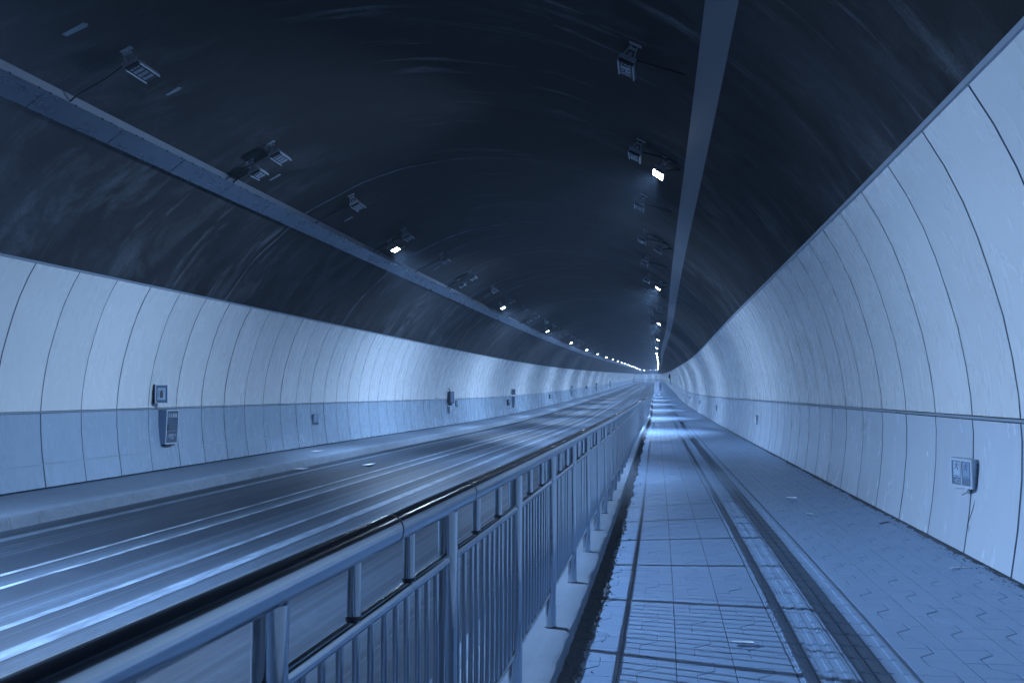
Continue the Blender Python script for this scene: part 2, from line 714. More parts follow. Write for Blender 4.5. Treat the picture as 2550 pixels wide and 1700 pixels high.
def inset(poly, w):
    cx = sum(p[0] for p in poly) / len(poly)
    cy = sum(p[1] for p in poly) / len(poly)
    out = []
    n = len(poly)
    for i in range(n):
        a, b, c = Vector(poly[i - 1]), Vector(poly[i]), Vector(poly[(i + 1) % n])
        e1 = (b - a).normalized()
        e2 = (c - b).normalized()
        n1 = Vector((-e1.y, e1.x))
        n2 = Vector((-e2.y, e2.x))
        bi = (n1 + n2)
        bi = bi / max(.3, bi.dot(n1))
        out.append(tuple(b + bi * w))
    return out


def paver_geo(poly, T=None, mb=None):
    mb = mb or MB()
    i = len(mb.v)
    n = len(poly)
    ins = inset(poly, .003)
    for (pl, z) in ((ins, 0.0), (poly, -.0022), (poly, -.02)):
        for (x, y) in pl:
            p = Vector((x, y, z))
            mb.v.append(tuple(T @ p) if T is not None else tuple(p))
    mb.f.append(tuple(range(i, i + n)))
    mb.uv.append(None)
    for r in (0, 1):
        for q in range(n):
            a, b = i + r * n + q, i + r * n + (q + 1) % n
            mb.f.append((a, a + n, b + n, b))
            mb.uv.append(None)
    return mb


PAV_MESH = {(v, h): paver_geo(paver_poly(v, h)).mesh("paver", M_PAVER) for v in (0, 1) for h in (0, 1)}


def tile_geo(T=None, mb=None):
    mb = mb or MB()
    g = .003
    w, l = .306, .300
    paver_geo([(g, g), (w - g, g), (w - g, l - g), (g, l - g)], T, mb)
    for b in range(4):
        x = .038 + b * .0767
        i = len(mb.v)
        for (hw, y0, y1, z) in ((.021, .016, l - .016, 0.0005), (.014, .024, l - .024, .0055)):
            for (xx, yy) in ((x - hw, y0), (x + hw, y0), (x + hw, y1), (x - hw, y1)):
                p = Vector((xx, yy, z))
                mb.v.append(tuple(T @ p) if T is not None else tuple(p))
        for q in ((4, 5, 6, 7), (0, 1, 5, 4), (1, 2, 6, 5), (2, 3, 7, 6), (3, 0, 4, 7)):
            mb.f.append(tuple(i + a for a in q))
            mb.uv.append(None)
    return mb


TILE_MESH = tile_geo().mesh("tactile_tile", M_TACT)

cols = [-.610, -.295, .022, .339] + [1.300, 1.624, 1.948, 2.272, 2.596]
items = []
for ci, x0 in enumerate(cols):
    d = 3.3 + .0
    phase = .0 if ci % 2 == 0 else .0
    kk = 0
    d = 3.36
    while d < 58:
        for h in (0, 1):
            X = x0 + (.0015 if h == 0 else .3155)
            if ci >= 4 and h == 1:
                X += .006
            v = (kk + h) % 2
            if X + .1 > 2.86:
                continue
            items.append((X, d, v, h))
        d += LL
        kk += 1


def in_frame(p, mrg=.08):
    q = Vector(p)
    z = q.dot(FWD)
    if z < .1:
        return False, 1e9
    u = q.dot(RIGHT) / z * 2500.26 / 1275
    v = q.dot(UP) / z * 2500.26 / 850
    return (abs(u) < 1 + mrg and abs(v) < 1 + mrg), z


def jitter_T(X, d, Z, rng, tilt=.004):
    loc, rz = frame(X, d, Z + rng.uniform(-.0008, .0010))
    return Matrix.Translation(loc) @ Matrix.Rotation(rz + rng.uniform(-.004, .004), 4, 'Z') @ Matrix.Rotation(rng.uniform(-tilt, tilt), 4, 'X') @ Matrix.Rotation(rng.uniform(-tilt, tilt), 4, 'Y')


rng = random.Random(11)
ranked = []
for it in items:
    ok, z = in_frame(W(it[0], it[1] + .15, PZ))
    ranked.append((z if ok else 1e6 + z, it))
ranked.sort(key=lambda r: r[0])
rest = MB()
for n_, (z, (X, d, v, h)) in enumerate(ranked):
    T = jitter_T(X, d, PZ, rng)
    if n_ < 300:
        ob = link("paver", PAV_MESH[(v, h)], pav)
        ob.matrix_local = T
    else:
        paver_geo(paver_poly(v, h), T, rest)
kind(rest.build("paver", M_PAVER, pav), 'stuff')
tl = []
d = 3.32
while d < 58:
    for x0 in (.662, .974):
        tl.append((x0, d))
    d += .300
tl.sort(key=lambda r: (0 if in_frame(W(r[0] + .15, r[1] + .15, PZ))[0] else 1, r[1]))
rest = MB()
for n_, (X, d) in enumerate(tl):
    T = jitter_T(X, d, PZ, rng)
    if n_ < 300:
        ob = link("tactile_tile", TILE_MESH, pav)
        ob.matrix_local = T
    else:
        tile_geo(T, rest)
if rest.v:
    kind(rest.build("tactile_tile", M_TACT, pav), 'stuff')

# dirt gathered along the kerb and along the wall
for (xa, xb, za, amp, seed) in ((-.612, -.475, PZ + .004, .012, 1), (2.715, 2.80, PZ + .002, .009, 2)):
    r2 = random.Random(seed)
    mb = MB()
    ds = list(np.arange(3.0, 30, .03)) + list(np.arange(30, 120, .6))
    nx = 9
    for d in ds:
        edge = .018 * math.sin(d * 1.7 + seed) + .012 * math.sin(d * 5.1) + .008 * math.sin(d * 23 + seed) + r2.uniform(-.016, .016)
        for q in range(nx):
            f = q / (nx - 1)
            if xa < 0:
                X = xa + f * (xb - xa + edge)
                h = (1 - f) ** .7
            else:
                X = xb - f * (xb - xa + edge * 1.3)
                h = (1 - f) ** .7
            z = za + (h * amp + r2.uniform(0, amp) * .8) * (1 if 0 < q < nx - 1 else .1) - (.008 if q == nx - 1 else 0)
            mb.v.append(W(X, d, z))
    for j in range(len(ds) - 1):
        for q in range(nx - 1):
            a = j * nx + q
            mb.f.append((a, a + 1, a + 1 + nx, a + nx) if xa < 0 else (a + 1, a, a + nx, a + 1 + nx))
            mb.uv.append(None)
    r3 = random.Random(seed + 9)
    for q in range(1100):
        d = r3.uniform(4, 22)
        X = (xa + abs(r3.gauss(0, .09))) if xa < 0 else (xb - .02 - abs(r3.gauss(0, .09)))
        s = r3.uniform(.003, .012)
        M_ = Matrix.Translation(W(X, d, PZ + .003 + s * .25)) @ Matrix.Rotation(r3.uniform(0, 3), 4, 'Z') @ Matrix.Rotation(r3.uniform(-.5, .5), 4, 'X')
        mb.box((0, 0, 0), (s, s * r3.uniform(.6, 2.2), s * .6), M_, .6)
    kind(mb.build("dirt", M_DIRT, None, False), 'stuff')

# vault ---------------------------------------------------------------------------
sec = [(XC - a, z) for (a, z) in ARCH[::-1]] + [(XC + a, z) for (a, z) in ARCH[1:]]
vault = sweep_sheet(sec, D0, D1, step_std, True, uvf=True).build("ceiling", M_VAULT, None, True)
kind(vault, 'structure')
# raised sealant over the construction joints
rj = random.Random(4)
for d in [22.6, 31.5, 38.0, 43.5, 47.0, 53.0, 58.5, 64, 70, 77, 84, 92, 100, 110, 121, 133]:
    segs = [(0.0, rj.uniform(.42, .62)), (rj.uniform(.63, .66), 1.0)]
    if rj.random() < .4:
        segs = segs[:1]
    for (fa, fb) in segs:
        mb = MB()
        nn = 46
        n0 = len(sec)
        wd0 = rj.uniform(.03, .07)
        for q in range(nn + 1):
            f = fa + (fb - fa) * q / nn
            f = min(.985, max(.015, f))
            t_ = f * (n0 - 1)
            i = min(n0 - 2, int(t_))
            fr = t_ - i
            X = sec[i][0] * (1 - fr) + sec[i + 1][0] * fr
            Z = sec[i][1] * (1 - fr) + sec[i + 1][1] * fr
            nx_, nz_ = (XC - X), (1.2 - Z)
            ln = math.hypot(nx_, nz_)
            nx_, nz_ = nx_ / ln, nz_ / ln
            wd = wd0 * (.6 + .8 * rj.random())
            off = .012
            jd = .03 * math.sin(q * .7 + d)
            mb.v.append(W(X + nx_ * off, d - wd + jd, Z + nz_ * off))
            mb.v.append(W(X + nx_ * (off + .01), d + jd, Z + nz_ * (off + .01)))
            mb.v.append(W(X + nx_ * off, d + wd + jd, Z + nz_ * off))
        for q in range(nn):
            a = q * 3
            for s_ in (0, 1):
                mb.f.append((a + s_, a + s_ + 1, a + s_ + 4, a + s_ + 3))
                mb.uv.append(None)
        mb.build("joint_strip", M_JOINTSEAL, vault)

# ------------------------------------------------------------------ panelled walls
UPZ = [p for p in WALL if p[1] >= -.36]
LOZ = [p for p in WALL if p[1] <= -.37]


def panel_geo(side, lower, L, T=None, mb=None, div=1):
    """panel in local coords: x = X, y = along, z = Z; L long."""
    mb = mb or MB()
    prof = [(a, z) for (a, z) in wall_prof(side) if (z <= SPLIT[side] if lower else z >= SPLIT[side])]
    prof = [list(p) for p in prof]
    if lower and side > 0:
        prof = prof[:-1]
        prof[-1] = [6.802, -1.478]
    if lower:
        prof[0][1] -= .022
    else:
        prof[-1][1] += .022
    g = .0125
    i = len(mb.v)
    n = len(prof)
    for (y, ins) in ((g + .002, 0.0), (L - g - .002, 0.0), (g, -.003), (L - g, -.003), (g + .001, -.0026), (-g - .001, -.0026)):
        for (a, z) in prof:
            p = Vector((XC + side * (a - ins), y, z))
            mb.v.append(tuple(T @ p) if T is not None else tuple(p))

    def strip(ra, rb, fl):
        for q in range(n - 1):
            f = (i + ra * n + q, i + ra * n + q + 1, i + rb * n + q + 1, i + rb * n + q)
            mb.f.append(f if fl else f[::-1])
            mb.uv.append(None)
    fl = side < 0
    strip(0, 1, not fl)
    nf = len(mb.f)
    strip(2, 0, not fl)
    strip(1, 3, not fl)
    strip(5, 4, not fl)
    mb.gasket += range(nf, len(mb.f))
    return mb


def build_wall(side, d_first, pitch, label):
    M_PANEL_LO = M_PANEL_LOR if side > 0 else globals()['M_PANEL_LO']
    w = thing("wall", label, "wall")
    prof = [(XC + side * (a + .05), z) for (a, z) in WALL]
    prof = [(XC + side * (WALL[0][0] + .09), WALL[0][1] + .06)] + prof + [(XC + side * (WALL[-1][0] + .03), -2.0)]
    sweep_sheet(prof, D0, D1, step_std, side > 0).build("backing", M_SEAM, w)
    meshes = {lo: panel_geo(side, lo, pitch).mesh("wall_panel", M_PANEL_LO if lo else M_PANEL_UP, True) for lo in (False, True)}
    for me in meshes.values():
        me.set_sharp_from_angle(angle=math.radians(30))
    kmin = int(math.floor((D0 - d_first) / pitch))
    kmax = int((D1 - d_first) / pitch)
    far = {False: MB(), True: MB()}
    rr = random.Random(21 if side > 0 else 22)
    for k_ in range(kmin, kmax):
        d = d_first + k_ * pitch
        loc, rz = frame(0, d, 0)
        rz = -math.atan(sx(d + pitch / 2))
        for lo in (False, True):
            T = Matrix.Translation(loc) @ Matrix.Rotation(rz + rr.uniform(-.0006, .0006), 4, 'Z') @ Matrix.Translation((side * rr.uniform(-.0005, .0005), 0, 0))
            slope = float(np.interp(d, _g, VS))
            T = T @ Matrix.Rotation(math.atan(slope), 4, 'X')
            if 4 < d < 165:
                ob = link("wall_panel", meshes[lo], w)
                ob.matrix_local = T
            else:
                panel_geo(side, lo, pitch, T, far[lo])
    for lo in (False, True):
        kind(far[lo].build("wall_panel", M_PANEL_LO if lo else M_PANEL_UP, w, True), 'stuff')
    # trims; the lowest one is an added rib in place of a light trail
    for (z0, z1, out) in ((TOPZ[side] - .03, TOPZ[side] + .012, .022), (SPLIT[side] - .016, SPLIT[side] + .014, .010), (-1.30, -1.285, .008)):
        if z0 < -1 and side > 0:
            continue
        pts = [(XC + side * (wall_x(z0) + .01), z0), (XC + side * (wall_x(z0) - out), z0 + .004), (XC + side * (wall_x(z1) - out), z1 - .004), (XC + side * (wall_x(z1) + .01), z1)]
        sweep_sheet(pts, D0, D1, step_std, side > 0).build("wall_strip", M_TRIM, w)
    return w


wall_r = build_wall(1, 7.4596, 1.28134, "curved pale panelled tunnel wall rising beside the paved walkway")
wall_l = build_wall(-1, 15.2717, 1.2804, "curved pale panelled tunnel wall across the road, above the concrete ledge")

# ------------------------------------------------------------------ cable trays
TRAY_S = 2.04


def build_tray(xi, zi, xo, zo, d_off, label):
    t = thing("cable_tray", label, "cable tray")
    # body: two flanges and back reaching the vault
    din, dout = arch_z(xi) - .01, arch_z(xo) - .01
    nx_, nz_ = -(zi - zo), (xi - xo)
    up = .10
    body = [(xi, zi + .006), (xi + (xi - xo) * .02, din), (xo - (xi - xo) * .02, dout), (xo, zo + .006)]
    sweep_sheet(body, D0, D1, step_std, xi < xo).build("tray_body", M_HOUSING, t)
    rest_ = MB()
    lat = MB()
    rr = random.Random(5)
    nseg = int((D1 - D0) / TRAY_S)

    def seg(mb, da, db, dz):
        ex, ez = (xi - xo), (zi - zo)
        ln = math.hypot(ex, ez)
        ex, ez = ex / ln, ez / ln
        nX, nZ = ez, -ex
        if nZ > 0:
            nX, nZ = -nX, -nZ
        pa = (xo - ex * .008, zo - ez * .008)
        pb = (xi + ex * .008, zi + ez * .008)
        i = len(mb.v)
        steps = max(1, int((db - da) / .7)) if da < 60 else 1
        for q in range(steps + 1):
            d = da + (db - da) * q / steps
            off = dz + (rr.uniform(0, .006) if 0 < q < steps else 0)
            for (pX, pZ, o_) in ((pa[0] , pa[1], -.03), (pa[0], pa[1], 0), (pb[0], pb[1], 0), (pb[0], pb[1], -.03)):
                mb.v.append(W(pX + nX * (off + o_), d, pZ + nZ * (off + o_)))
        for q in range(steps):
            for s_ in range(3):
                a = i + q * 4 + s_
                mb.f.append((a, a + 1, a + 5, a + 4))
                mb.uv.append(None)
        return ex, ez, nX, nZ

    for q in range(nseg):
        da = D0 + (d_off - D0) % TRAY_S + q * TRAY_S
        db = da + TRAY_S - .026
        if 6 < da < 75:
            mb = MB()
            ex, ez, nX, nZ = seg(mb, da, db, rr.uniform(0, .004))
            mb.build("tray_cover", M_TRAY, t)
        else:
            seg(rest_, da, db, 0)
        if 4 < da < 60:
            for (px, pz, sgn) in ((xi, zi, 1), (xo, zo, -1)):
                for dd in (.22, .62, 1.30, 1.78):
                    loc, rz = frame(px, da + dd + rr.uniform(-.14, .14), pz)
                    M_ = Matrix.Translation(loc) @ Matrix.Rotation(rz, 4, 'Z') @ Matrix.Rotation(math.atan2(zi - zo, xi - xo), 4, 'Y').inverted()
                    lat.box((sgn * .006, 0, -.003), (.020, .022, .016), M_, .7)
                    lat.box((sgn * .012, .010, .010), (.008, .034, .03), M_, .7)
    kind(rest_.build("tray_cover", M_TRAY, t), 'stuff')
    kind(lat.build("latch", M_FIN, t), 'stuff')
    return t


build_tray(-8.297, 4.066, -8.579, 3.865, 12.4, "long pale cable tray on the vault above the road's far side, left one of two")
build_tray(.408, 4.067, .690, 3.880, 13.1, "long pale cable tray on the vault above the walkway side, right one of two")

# ------------------------------------------------------------------ floodlights


def tangent_roll(X):
    a, b = arch_z(X + .25), arch_z(X - .25)
    return -math.atan2(a - b, .5)


def make_flood(nmod, lit):
    """local frame: x across the tunnel, y along it, z = outward normal (into the vault); vault surface at z=+.30, lens plane at z=0."""
    L = .16 + .125 * nmod
    t = thing("floodlight", "x", "floodlight")
    bw = .235
    b = MB()
    b.box((0, L / 2, .075), (bw - .03, L, .05))
    b.build("housing", M_HOUSING, t)
    f = MB()
    for q in range(11):
        f.box((-bw / 2 + .02 + q * (bw - .04) / 10, .012 - .02, .055), (.009, .05, .075))
    for q in range(9):
        f.box((-bw / 2 + .025 + q * (bw - .05) / 8, L / 2 + .02, .118), (.008, L - .06, .036))
    f.build("heat_sink", M_FIN, t)
    pl = MB()
    pl.box((0, -.042, .078), (bw, .012, .06))
    pl.build("end_plate", M_BRACKET, t)
    for s in (-1, 1):
        r_ = MB()
        r_.box((s * (bw / 2 - .008), L / 2, .03), (.016, L + .02, .055))
        bevel(r_.build("side_rail", M_ALU, t), .004)
    fr = MB()
    fr.box((0, L / 2, .032), (bw - .04, L - .01, .03))
    fr.build("module_frame", M_FIN, t)
    for q in range(nmod):
        md = MB()
        y = .115 + q * .125 + .02
        for s in range(5):
            md.box((-.062 + s * .031, y, .010), (.024, .082, .02), None, 1)
        md.build("led_module", M_LIT if lit else M_LENS, t)
    if lit:
        MB().box((0, L / 2 + .02, .004), (bw - .05, L - .05, .006)).build("glow_plate", M_LIT, t)  # added glowing plate, enlarges the bright face of a lit lamp
    dv = MB()
    for s in range(3):
        dv.box((-.052 + s * .052, .045, .012), (.034, .03, .012))
    dv.build("driver_cover", M_BRACKET, t)
    br = MB()
    My = Matrix.Translation((0, -.015, .10)) @ Matrix.Rotation(math.radians(90), 4, 'X')
    for poly in ([(-.095, 0), (-.07, 0), (-.035, .12), (-.055, .12)], [(.095, 0), (.055, .12), (.035, .12), (.07, 0)][::-1], [(-.06, .10), (.06, .10), (.05, .125), (-.05, .125)], [(-.03, 0), (.03, 0), (.022, .07), (-.022, .07)], [(-.09, 0), (.09, 0), (.085, .02), (-.085, .02)]):
        br.prism(poly, -.004, .004, My)
    br.box((0, -.005, .226), (.12, .07, .008))
    br.box((-.04, .02, .262), (.018, .018, .075))
    br.box((.04, .02, .262), (.018, .018, .075))
    br.box((0, .02, .296), (.17, .09, .010))
    br.build("bracket", M_BRACKET, t)
    return t


PROTO = {}
BEAM_TILT = 4.0
ORD = ["first", "second", "third", "fourth", "fifth", "sixth", "seventh", "eighth", "ninth", "tenth", "eleventh", "twelfth", "thirteenth", "fourteenth",
       "fifteenth", "sixteenth", "seventeenth", "eighteenth", "nineteenth", "twentieth", "twenty-first", "twenty-second", "twenty-third", "twenty-fourth", "twenty-fifth", "twenty-sixth", "twenty-seventh", "twenty-eighth", "twenty-ninth", "thirtieth"]


def place_flood(X, d, nmod, lit, tray_x, tray_z, label, group, cable, power=1.0, tilt=4.0):
    key = (nmod, lit)
    if key not in PROTO:
        PROTO[key] = make_flood(nmod, lit)
        t = PROTO[key]
    else:
        src = PROTO[key]
        t = src.copy()
        C.objects.link(t)
        for ch in list(src.children):
            if ch.name.startswith("cable") or ch.type == 'LIGHT':
                continue
            c = ch.copy()
            C.objects.link(c)
            c.parent = t
    roll = tangent_roll(X)
    nX, nZ = math.sin(roll), math.cos(roll)
    sX, sZ = X, arch_z(X)
    loc, rz = frame(sX - nX * .30, d, sZ - nZ * .30)
    t.rotation_mode = 'XYZ'
    Mw = Matrix.Translation(loc) @ Matrix.Rotation(rz, 4, 'Z') @ Matrix.Rotation(roll, 4, 'Y') @ Matrix.Rotation(random.uniform(-.03, .03), 4, 'X')
    t.matrix_world = Mw
    tag(t, label, "floodlight", group)
    if cable:
        inv = Mw.inverted()
        a = Vector(W(tray_x, d + .32, tray_z + .02))
        p0 = Vector((.0, .05, .12))
        p3 = inv @ a
        sg = 1 if p3.x > 0 else -1
        p0 = Vector((sg * .11, .02, .11))
        pts = []
        for q in range(13):
            f = q / 12
            p = p0.lerp(p3, f)
            p.z += .05 * math.sin(math.pi * f * .9) * (1 - f)
            p.y += .07 * math.sin(math.pi * f * 1.7) * (.5 + .5 * f)
            pts.append(p)
        MB().tube(pts, .014, 8).build("cable", M_CABLE, t, True)
    if lit:
        ld = bpy.data.lights.new("lamp_beam", 'AREA')
        ld.shape = 'RECTANGLE'
        ld.size = .08
        ld.size_y = .11
        ld.color = LAMP_COL
        ld.energy = LAMP_W * power
        ld.spread = math.radians(130)
        lo = link("lamp_beam", ld, t)
        lo.location = (0, .18, -.02)
        lo.rotation_euler = (0, math.radians(tilt) * (1 if X > XC else -1), 0)
    return t


AP, A0 = 5.14, 12.75
BP, B0 = 10.27, 18.25
for side, (Xa, Xb, tx, tz) in {"left": (-7.33, -7.86, -8.30, 4.07), "right": (-.36, .10, .41, 4.07)}.items():
    where = "the far-side tray" if side == "left" else "the walkway-side tray"
    for q in range(20):
        d = A0 + AP * q + random.uniform(-.15, .15)
        place_flood(Xa, d, 3, False, tx, tz,
                    "unlit three-module floodlight, %s of the inner row by %s" % (ORD[q], where), "unlit floodlights of the inner rows", d < 75)
    ql = qd = 0
    for q in range(-3, 52):
        d = B0 + BP * q
        lit = (q % 2 == 0) if side == "right" else (q % 2 == 1)
        vis = d > 12
        if lit:
            if vis:
                lab = "lit white floodlight, %s shining lamp along %s" % (ORD[ql], where)
                ql += 1
            else:
                lab = "lit white floodlight behind the camera, %s along %s" % ({-3: "farther one", -2: "only one", -1: "nearer one"}[q], where)
            pw = {('right', 0): .72, ('right', -2): .6, ('left', -1): 1.65, ('left', -3): .5, ('left', 1): 1.15, ('right', 2): 1.7, ('left', 3): 1.3, ('right', 4): 1.7}.get((side, q), 1.4 if 1 < q < 12 else 1.2)
            place_flood(Xb, d, 2, True, tx, tz, lab, "lit floodlights along the trays", vis and d < 75, pw, 17.0 if (side == 'right' and q == 0) else (-3.0 if q < 0 else 6.0))
        elif vis and d < 130:
            place_flood(Xb, d, 2, False, tx, tz, "unlit two-module floodlight, %s dark one touching %s" % (ORD[qd], where), "unlit floodlights beside the trays", d < 75)
            qd += 1

# small steel plates left on the vault, one before each inner-row lamp
plates = [("left", 11.82, -7.47, 1.35)] + [("left", 14.5 + AP * q, -7.48 if q == 0 else -7.9, 1.0) for q in range(8)] + [("right", 14.4 + AP * q, -.53, .9) for q in range(9)]
cnt = {"left": 0, "right": 0}
for side, d, X, s in plates:
    d += random.uniform(-.12, .12)
    roll = tangent_roll(X)
    loc, rz = frame(X, d, arch_z(X))
    mb = MB()
    j = [random.uniform(-.015, .015) for _ in range(5)]
    mb.prism([(-.13 * s, -.045 + j[0]), (.10 * s, -.05 + j[1]), (.13 * s, .03 + j[2]), (.09 * s, .055 + j[3]), (-.12 * s, .045 + j[4])], -.014, .02)
    ob = mb.build("ceiling_plate", M_PATCH)
    ob.matrix_world = Matrix.Translation(loc) @ Matrix.Rotation(rz, 4, 'Z') @ Matrix.Rotation(roll, 4, 'Y')
    tag(ob, "small pale plate on the dark vault, %s beside the %s inner lamps" % (ORD[cnt[side]], "far-side" if side == "left" else "walkway-side"), "plate", "pale plates on the vault")
    cnt[side] += 1

# ------------------------------------------------------------------ railing
rail = thing("railing", "polished steel pedestrian railing on the kerb between road and walkway", "railing", W(-.715, 1.72, KZ))
inv = Matrix.Translation(-Vector(W(-.715, 1.72, KZ)))
RX = -.715


def rail_path(Z, d0, d1):
    ds = [d0]
    while ds[-1] < d1:
        ds.append(min(d1, ds[-1] + (.5 if ds[-1] < 30 else 3)))
    return [inv @ Vector(W(RX, d, Z)) for d in ds]


R_END = 170
ob = MB().tube(rail_path(-.3455, -6, R_END), .039, 28).build("top_rail", M_RAIL, rail, True)
ob = MB().tube(rail_path(-.525, -6, R_END), .0195, 18).build("mid_rail", M_RAIL, rail, True)
ob = MB().tube(rail_path(-1.18, -6, R_END), .0125, 12).build("bottom_rail", M_RAIL, rail, True)
PS = 1.4405
post_me = MB().tube([(0, 0, 0), (0, 0, .5), (0, 0, KZ * -1 - .375)], .033, 24).mesh("post", M_STEEL, True)
strut_me = MB().tube([(0, 0, 0), (0, 0, .525 - .38 + .02)], .0165, 16).mesh("strut", M_STEEL, True)
bar_me = MB().tube([(0, 0, 0), (0, 0, 1.18 - .525)], .0095, 10).mesh("bar", M_STEEL, True)
weld_me = MB().tube([(0, 0, -.004), (0, 0, .006)], .0185, 14).mesh("weld", M_WELD, True)
seam_me = MB().tube([(0, -.004, 0), (0, .004, 0)], .0397, 28, False).mesh("rail_seam", M_WELD, True)
nb = 0
bars = MB()
rr = random.Random(2)
for k_ in range(-4, int((R_END - 1.72) / PS)):
    d = 1.72 + PS * k_
    loc = inv @ Vector(W(RX, d, KZ))
    lean = rr.uniform(-.003, .003)
    po = link("post", post_me, rail, loc, (lean, lean, 0))
    if d < 14:
        fl = MB().tube([(0, 0, .0), (0, 0, .006)], .036, 20).build("foot_weld", M_WELD, po, True)
    for s in (1, 2):
        st = link("strut", strut_me, rail, inv @ Vector(W(RX, d + PS * s / 3, -.525)))
        if d < 14:
            link("weld", weld_me, st, (0, 0, .020))
    for s in range(11):
        dd = d + .16 + s * .1125
        loc = inv @ Vector(W(RX, dd, -1.18))
        ok, z = in_frame(W(RX, dd, -.7), .3)
        if ok and nb < 300:
            link("bar", bar_me, rail, loc, (rr.uniform(-.004, .004), rr.uniform(-.004, .004), 0))
            nb += 1
        else:
            n_ = 10 if d < 40 else 5
            bars.tube([loc, loc + Vector((0, 0, 1.18 - .525))], .0095, n_, False)
kind(bars.build("bar", M_STEEL, rail, True), 'stuff')
for d in (2.95, 1.98, 8.5, 14.3):
    link("rail_seam", seam_me, rail, inv @ Vector(W(RX, d + .5, -.3455)))

# ------------------------------------------------------------------ text helper


def text_mesh(body, size, mat, depth=.001):
    cu = bpy.data.curves.new("txt", 'FONT')
    cu.body = body
    cu.size = size
    cu.align_x = 'CENTER'
    cu.align_y = 'CENTER'
    cu.extrude = depth
    cu.resolution_u = 3
    tmp = bpy.data.objects.new("txt", cu)
    C.objects.link(tmp)
    dg = bpy.context.evaluated_depsgraph_get()
    me = bpy.data.meshes.new_from_object(tmp.evaluated_get(dg))
    bpy.data.objects.remove(tmp)
    bpy.data.curves.remove(cu)
    me.materials.clear()
    me.materials.append(mat)
    return me


def text(body, size, mat, parent, M, name="lettering"):
    ob = link(name, text_mesh(body, size, mat), parent)
    ob.matrix_local = M
    return ob


# face frame: local x right, local y up, local z toward the viewer
def facing(loc, yaw, pitch=0.0, rollz=0.0):
    """matrix with z axis pointing horizontally at heading 'yaw' (0 = -Y towards the camera)"""
    z = Vector((math.sin(yaw), -math.cos(yaw), math.sin(pitch))).normalized()
    x = Vector((0, 0, 1)).cross(z).normalized()
    y = z.cross(x)
    M_ = Matrix((x, y, z)).transposed().to_4x4()
    return Matrix.Translation(loc) @ M_ @ Matrix.Rotation(rollz, 4, 'Z')


def extinguisher_sign(d, Z, label, yaw):
    X = XC - wall_x(Z) + .16
    t = thing("extinguisher_sign", label, "sign", group="extinguisher signs on the far wall")
    t.matrix_world = facing(Vector(W(X, d, Z)), yaw)
    w, h = .29, .42
    MB().box((0, 0, -.02), (w, h, .05)).build("sign_case", M_SIGNFRAME, t)
    fr = MB()
    for (c, s) in (((0, h / 2 - .012, .01), (w, .022, .022)), ((0, -h / 2 + .012, .01), (w, .022, .022)), ((-w / 2 + .011, 0, .01), (.020, h - .046, .022)), ((w / 2 - .011, 0, .01), (.020, h - .046, .022))):
        fr.box(c, s)
    fr.build("sign_rim", M_SIGNGREY, t)
    MB().box((0, 0, .009), (w * .62, h * .62, .006)).build("sign_face", M_SIGNFACE, t)
    p = MB()
    p.prism([(-.034, -.085), (.034, -.085), (.036, .04), (.02, .06), (-.02, .06), (-.036, .04)], .0125, .0155)
    p.box((0, .068, .014), (.022, .014, .003))
    p.prism([(-.006, .072), (.07, .064), (.07, .074), (-.004, .082)], .0125, .0155)
    p.prism([(-.002, .084), (.035, .098), (.03, .106), (-.004, .092)], .0125, .0155)
    p.prism([(-.01, .078), (-.058, .072), (-.066, .06), (-.07, -.065), (-.06, -.065), (-.056, .058), (-.01, .068)], .0125, .0155)
    p.build("pictogram", M_BLACK, t)
    MB().box((-w / 2 + .03, -.02, -.10), (.03, h * .9, .12)).build("wall_bracket", M_BLACK, t)
    return t


def cabinet(d, ztop, label, letters=True, depth=.17):
    w, h = .56, .76
    zc = ztop - h / 2
    X = XC - wall_x(zc) + depth
    t = thing("extinguisher_cabinet", label, "cabinet", group="extinguisher cabinets on the far wall")
    t.matrix_world = facing(Vector(W(X, d, zc)), math.radians(90) - math.atan(sx(d)) * 1, math.radians(-2))
    MB().box((0, 0, -depth / 2), (w, h, depth)).build("cabinet_body", M_BOXSIDE, t)
    fr = MB()
    for (c, s) in (((0, h / 2 - .014, .006), (w, .028, .012)), ((0, -h / 2 + .014, .006), (w, .028, .012)), ((-w / 2 + .014, 0, .006), (.028, h - .058, .012)), ((w / 2 - .014, 0, .006), (.028, h - .058, .012))):
        fr.box(c, s)
    fr.build("cabinet_frame", M_FRAMEL, t)
    dr = MB().box((0, 0, .003), (w - .06, h - .06, .006)).build("cabinet_door", M_DOOR, t)
    MB().box((-w / 2 + .07, -.01, .012), (.04, .14, .014)).build("handle", M_BLACK, dr)
    MB().box((0, -.09, .0065), (w - .07, .004, .003)).build("door_crease", M_FRAMEL, dr)
    MB().box((0, -h / 2 - .02, -depth / 2), (w * .7, .035, depth * .9)).build("support_bracket", M_BLACK, t)
    if letters:
        text("灭火器箱", .105, M_WHITE, t, Matrix.Translation((-.0, .245, .008)))
        text("火警☎119", .085, M_WHITE, t, Matrix.Translation((.01, -.20, .008)))
        text("FIRE ALARM", .038, M_WHITE, t, Matrix.Translation((.01, -.262, .008)))
    return t


extinguisher_sign(20.62, -.05, "dark framed extinguisher pictogram sign above the lettered cabinet on the far wall", math.radians(52))
cabinet(21.12, -.40, "dark-doored fire extinguisher cabinet with pale frame and white lettering on the far wall")
for i, d in enumerate((74.6, 127.6, 177.5, 227.0)):
    extinguisher_sign(d, -.06, "small extinguisher sign farther down the far wall, %s after the nearest one" % ORD[i], math.radians(35))
    cabinet(d + .5, -.44, "extinguisher cabinet seen edge-on down the far wall, %s after the nearest one" % ORD[i], False)


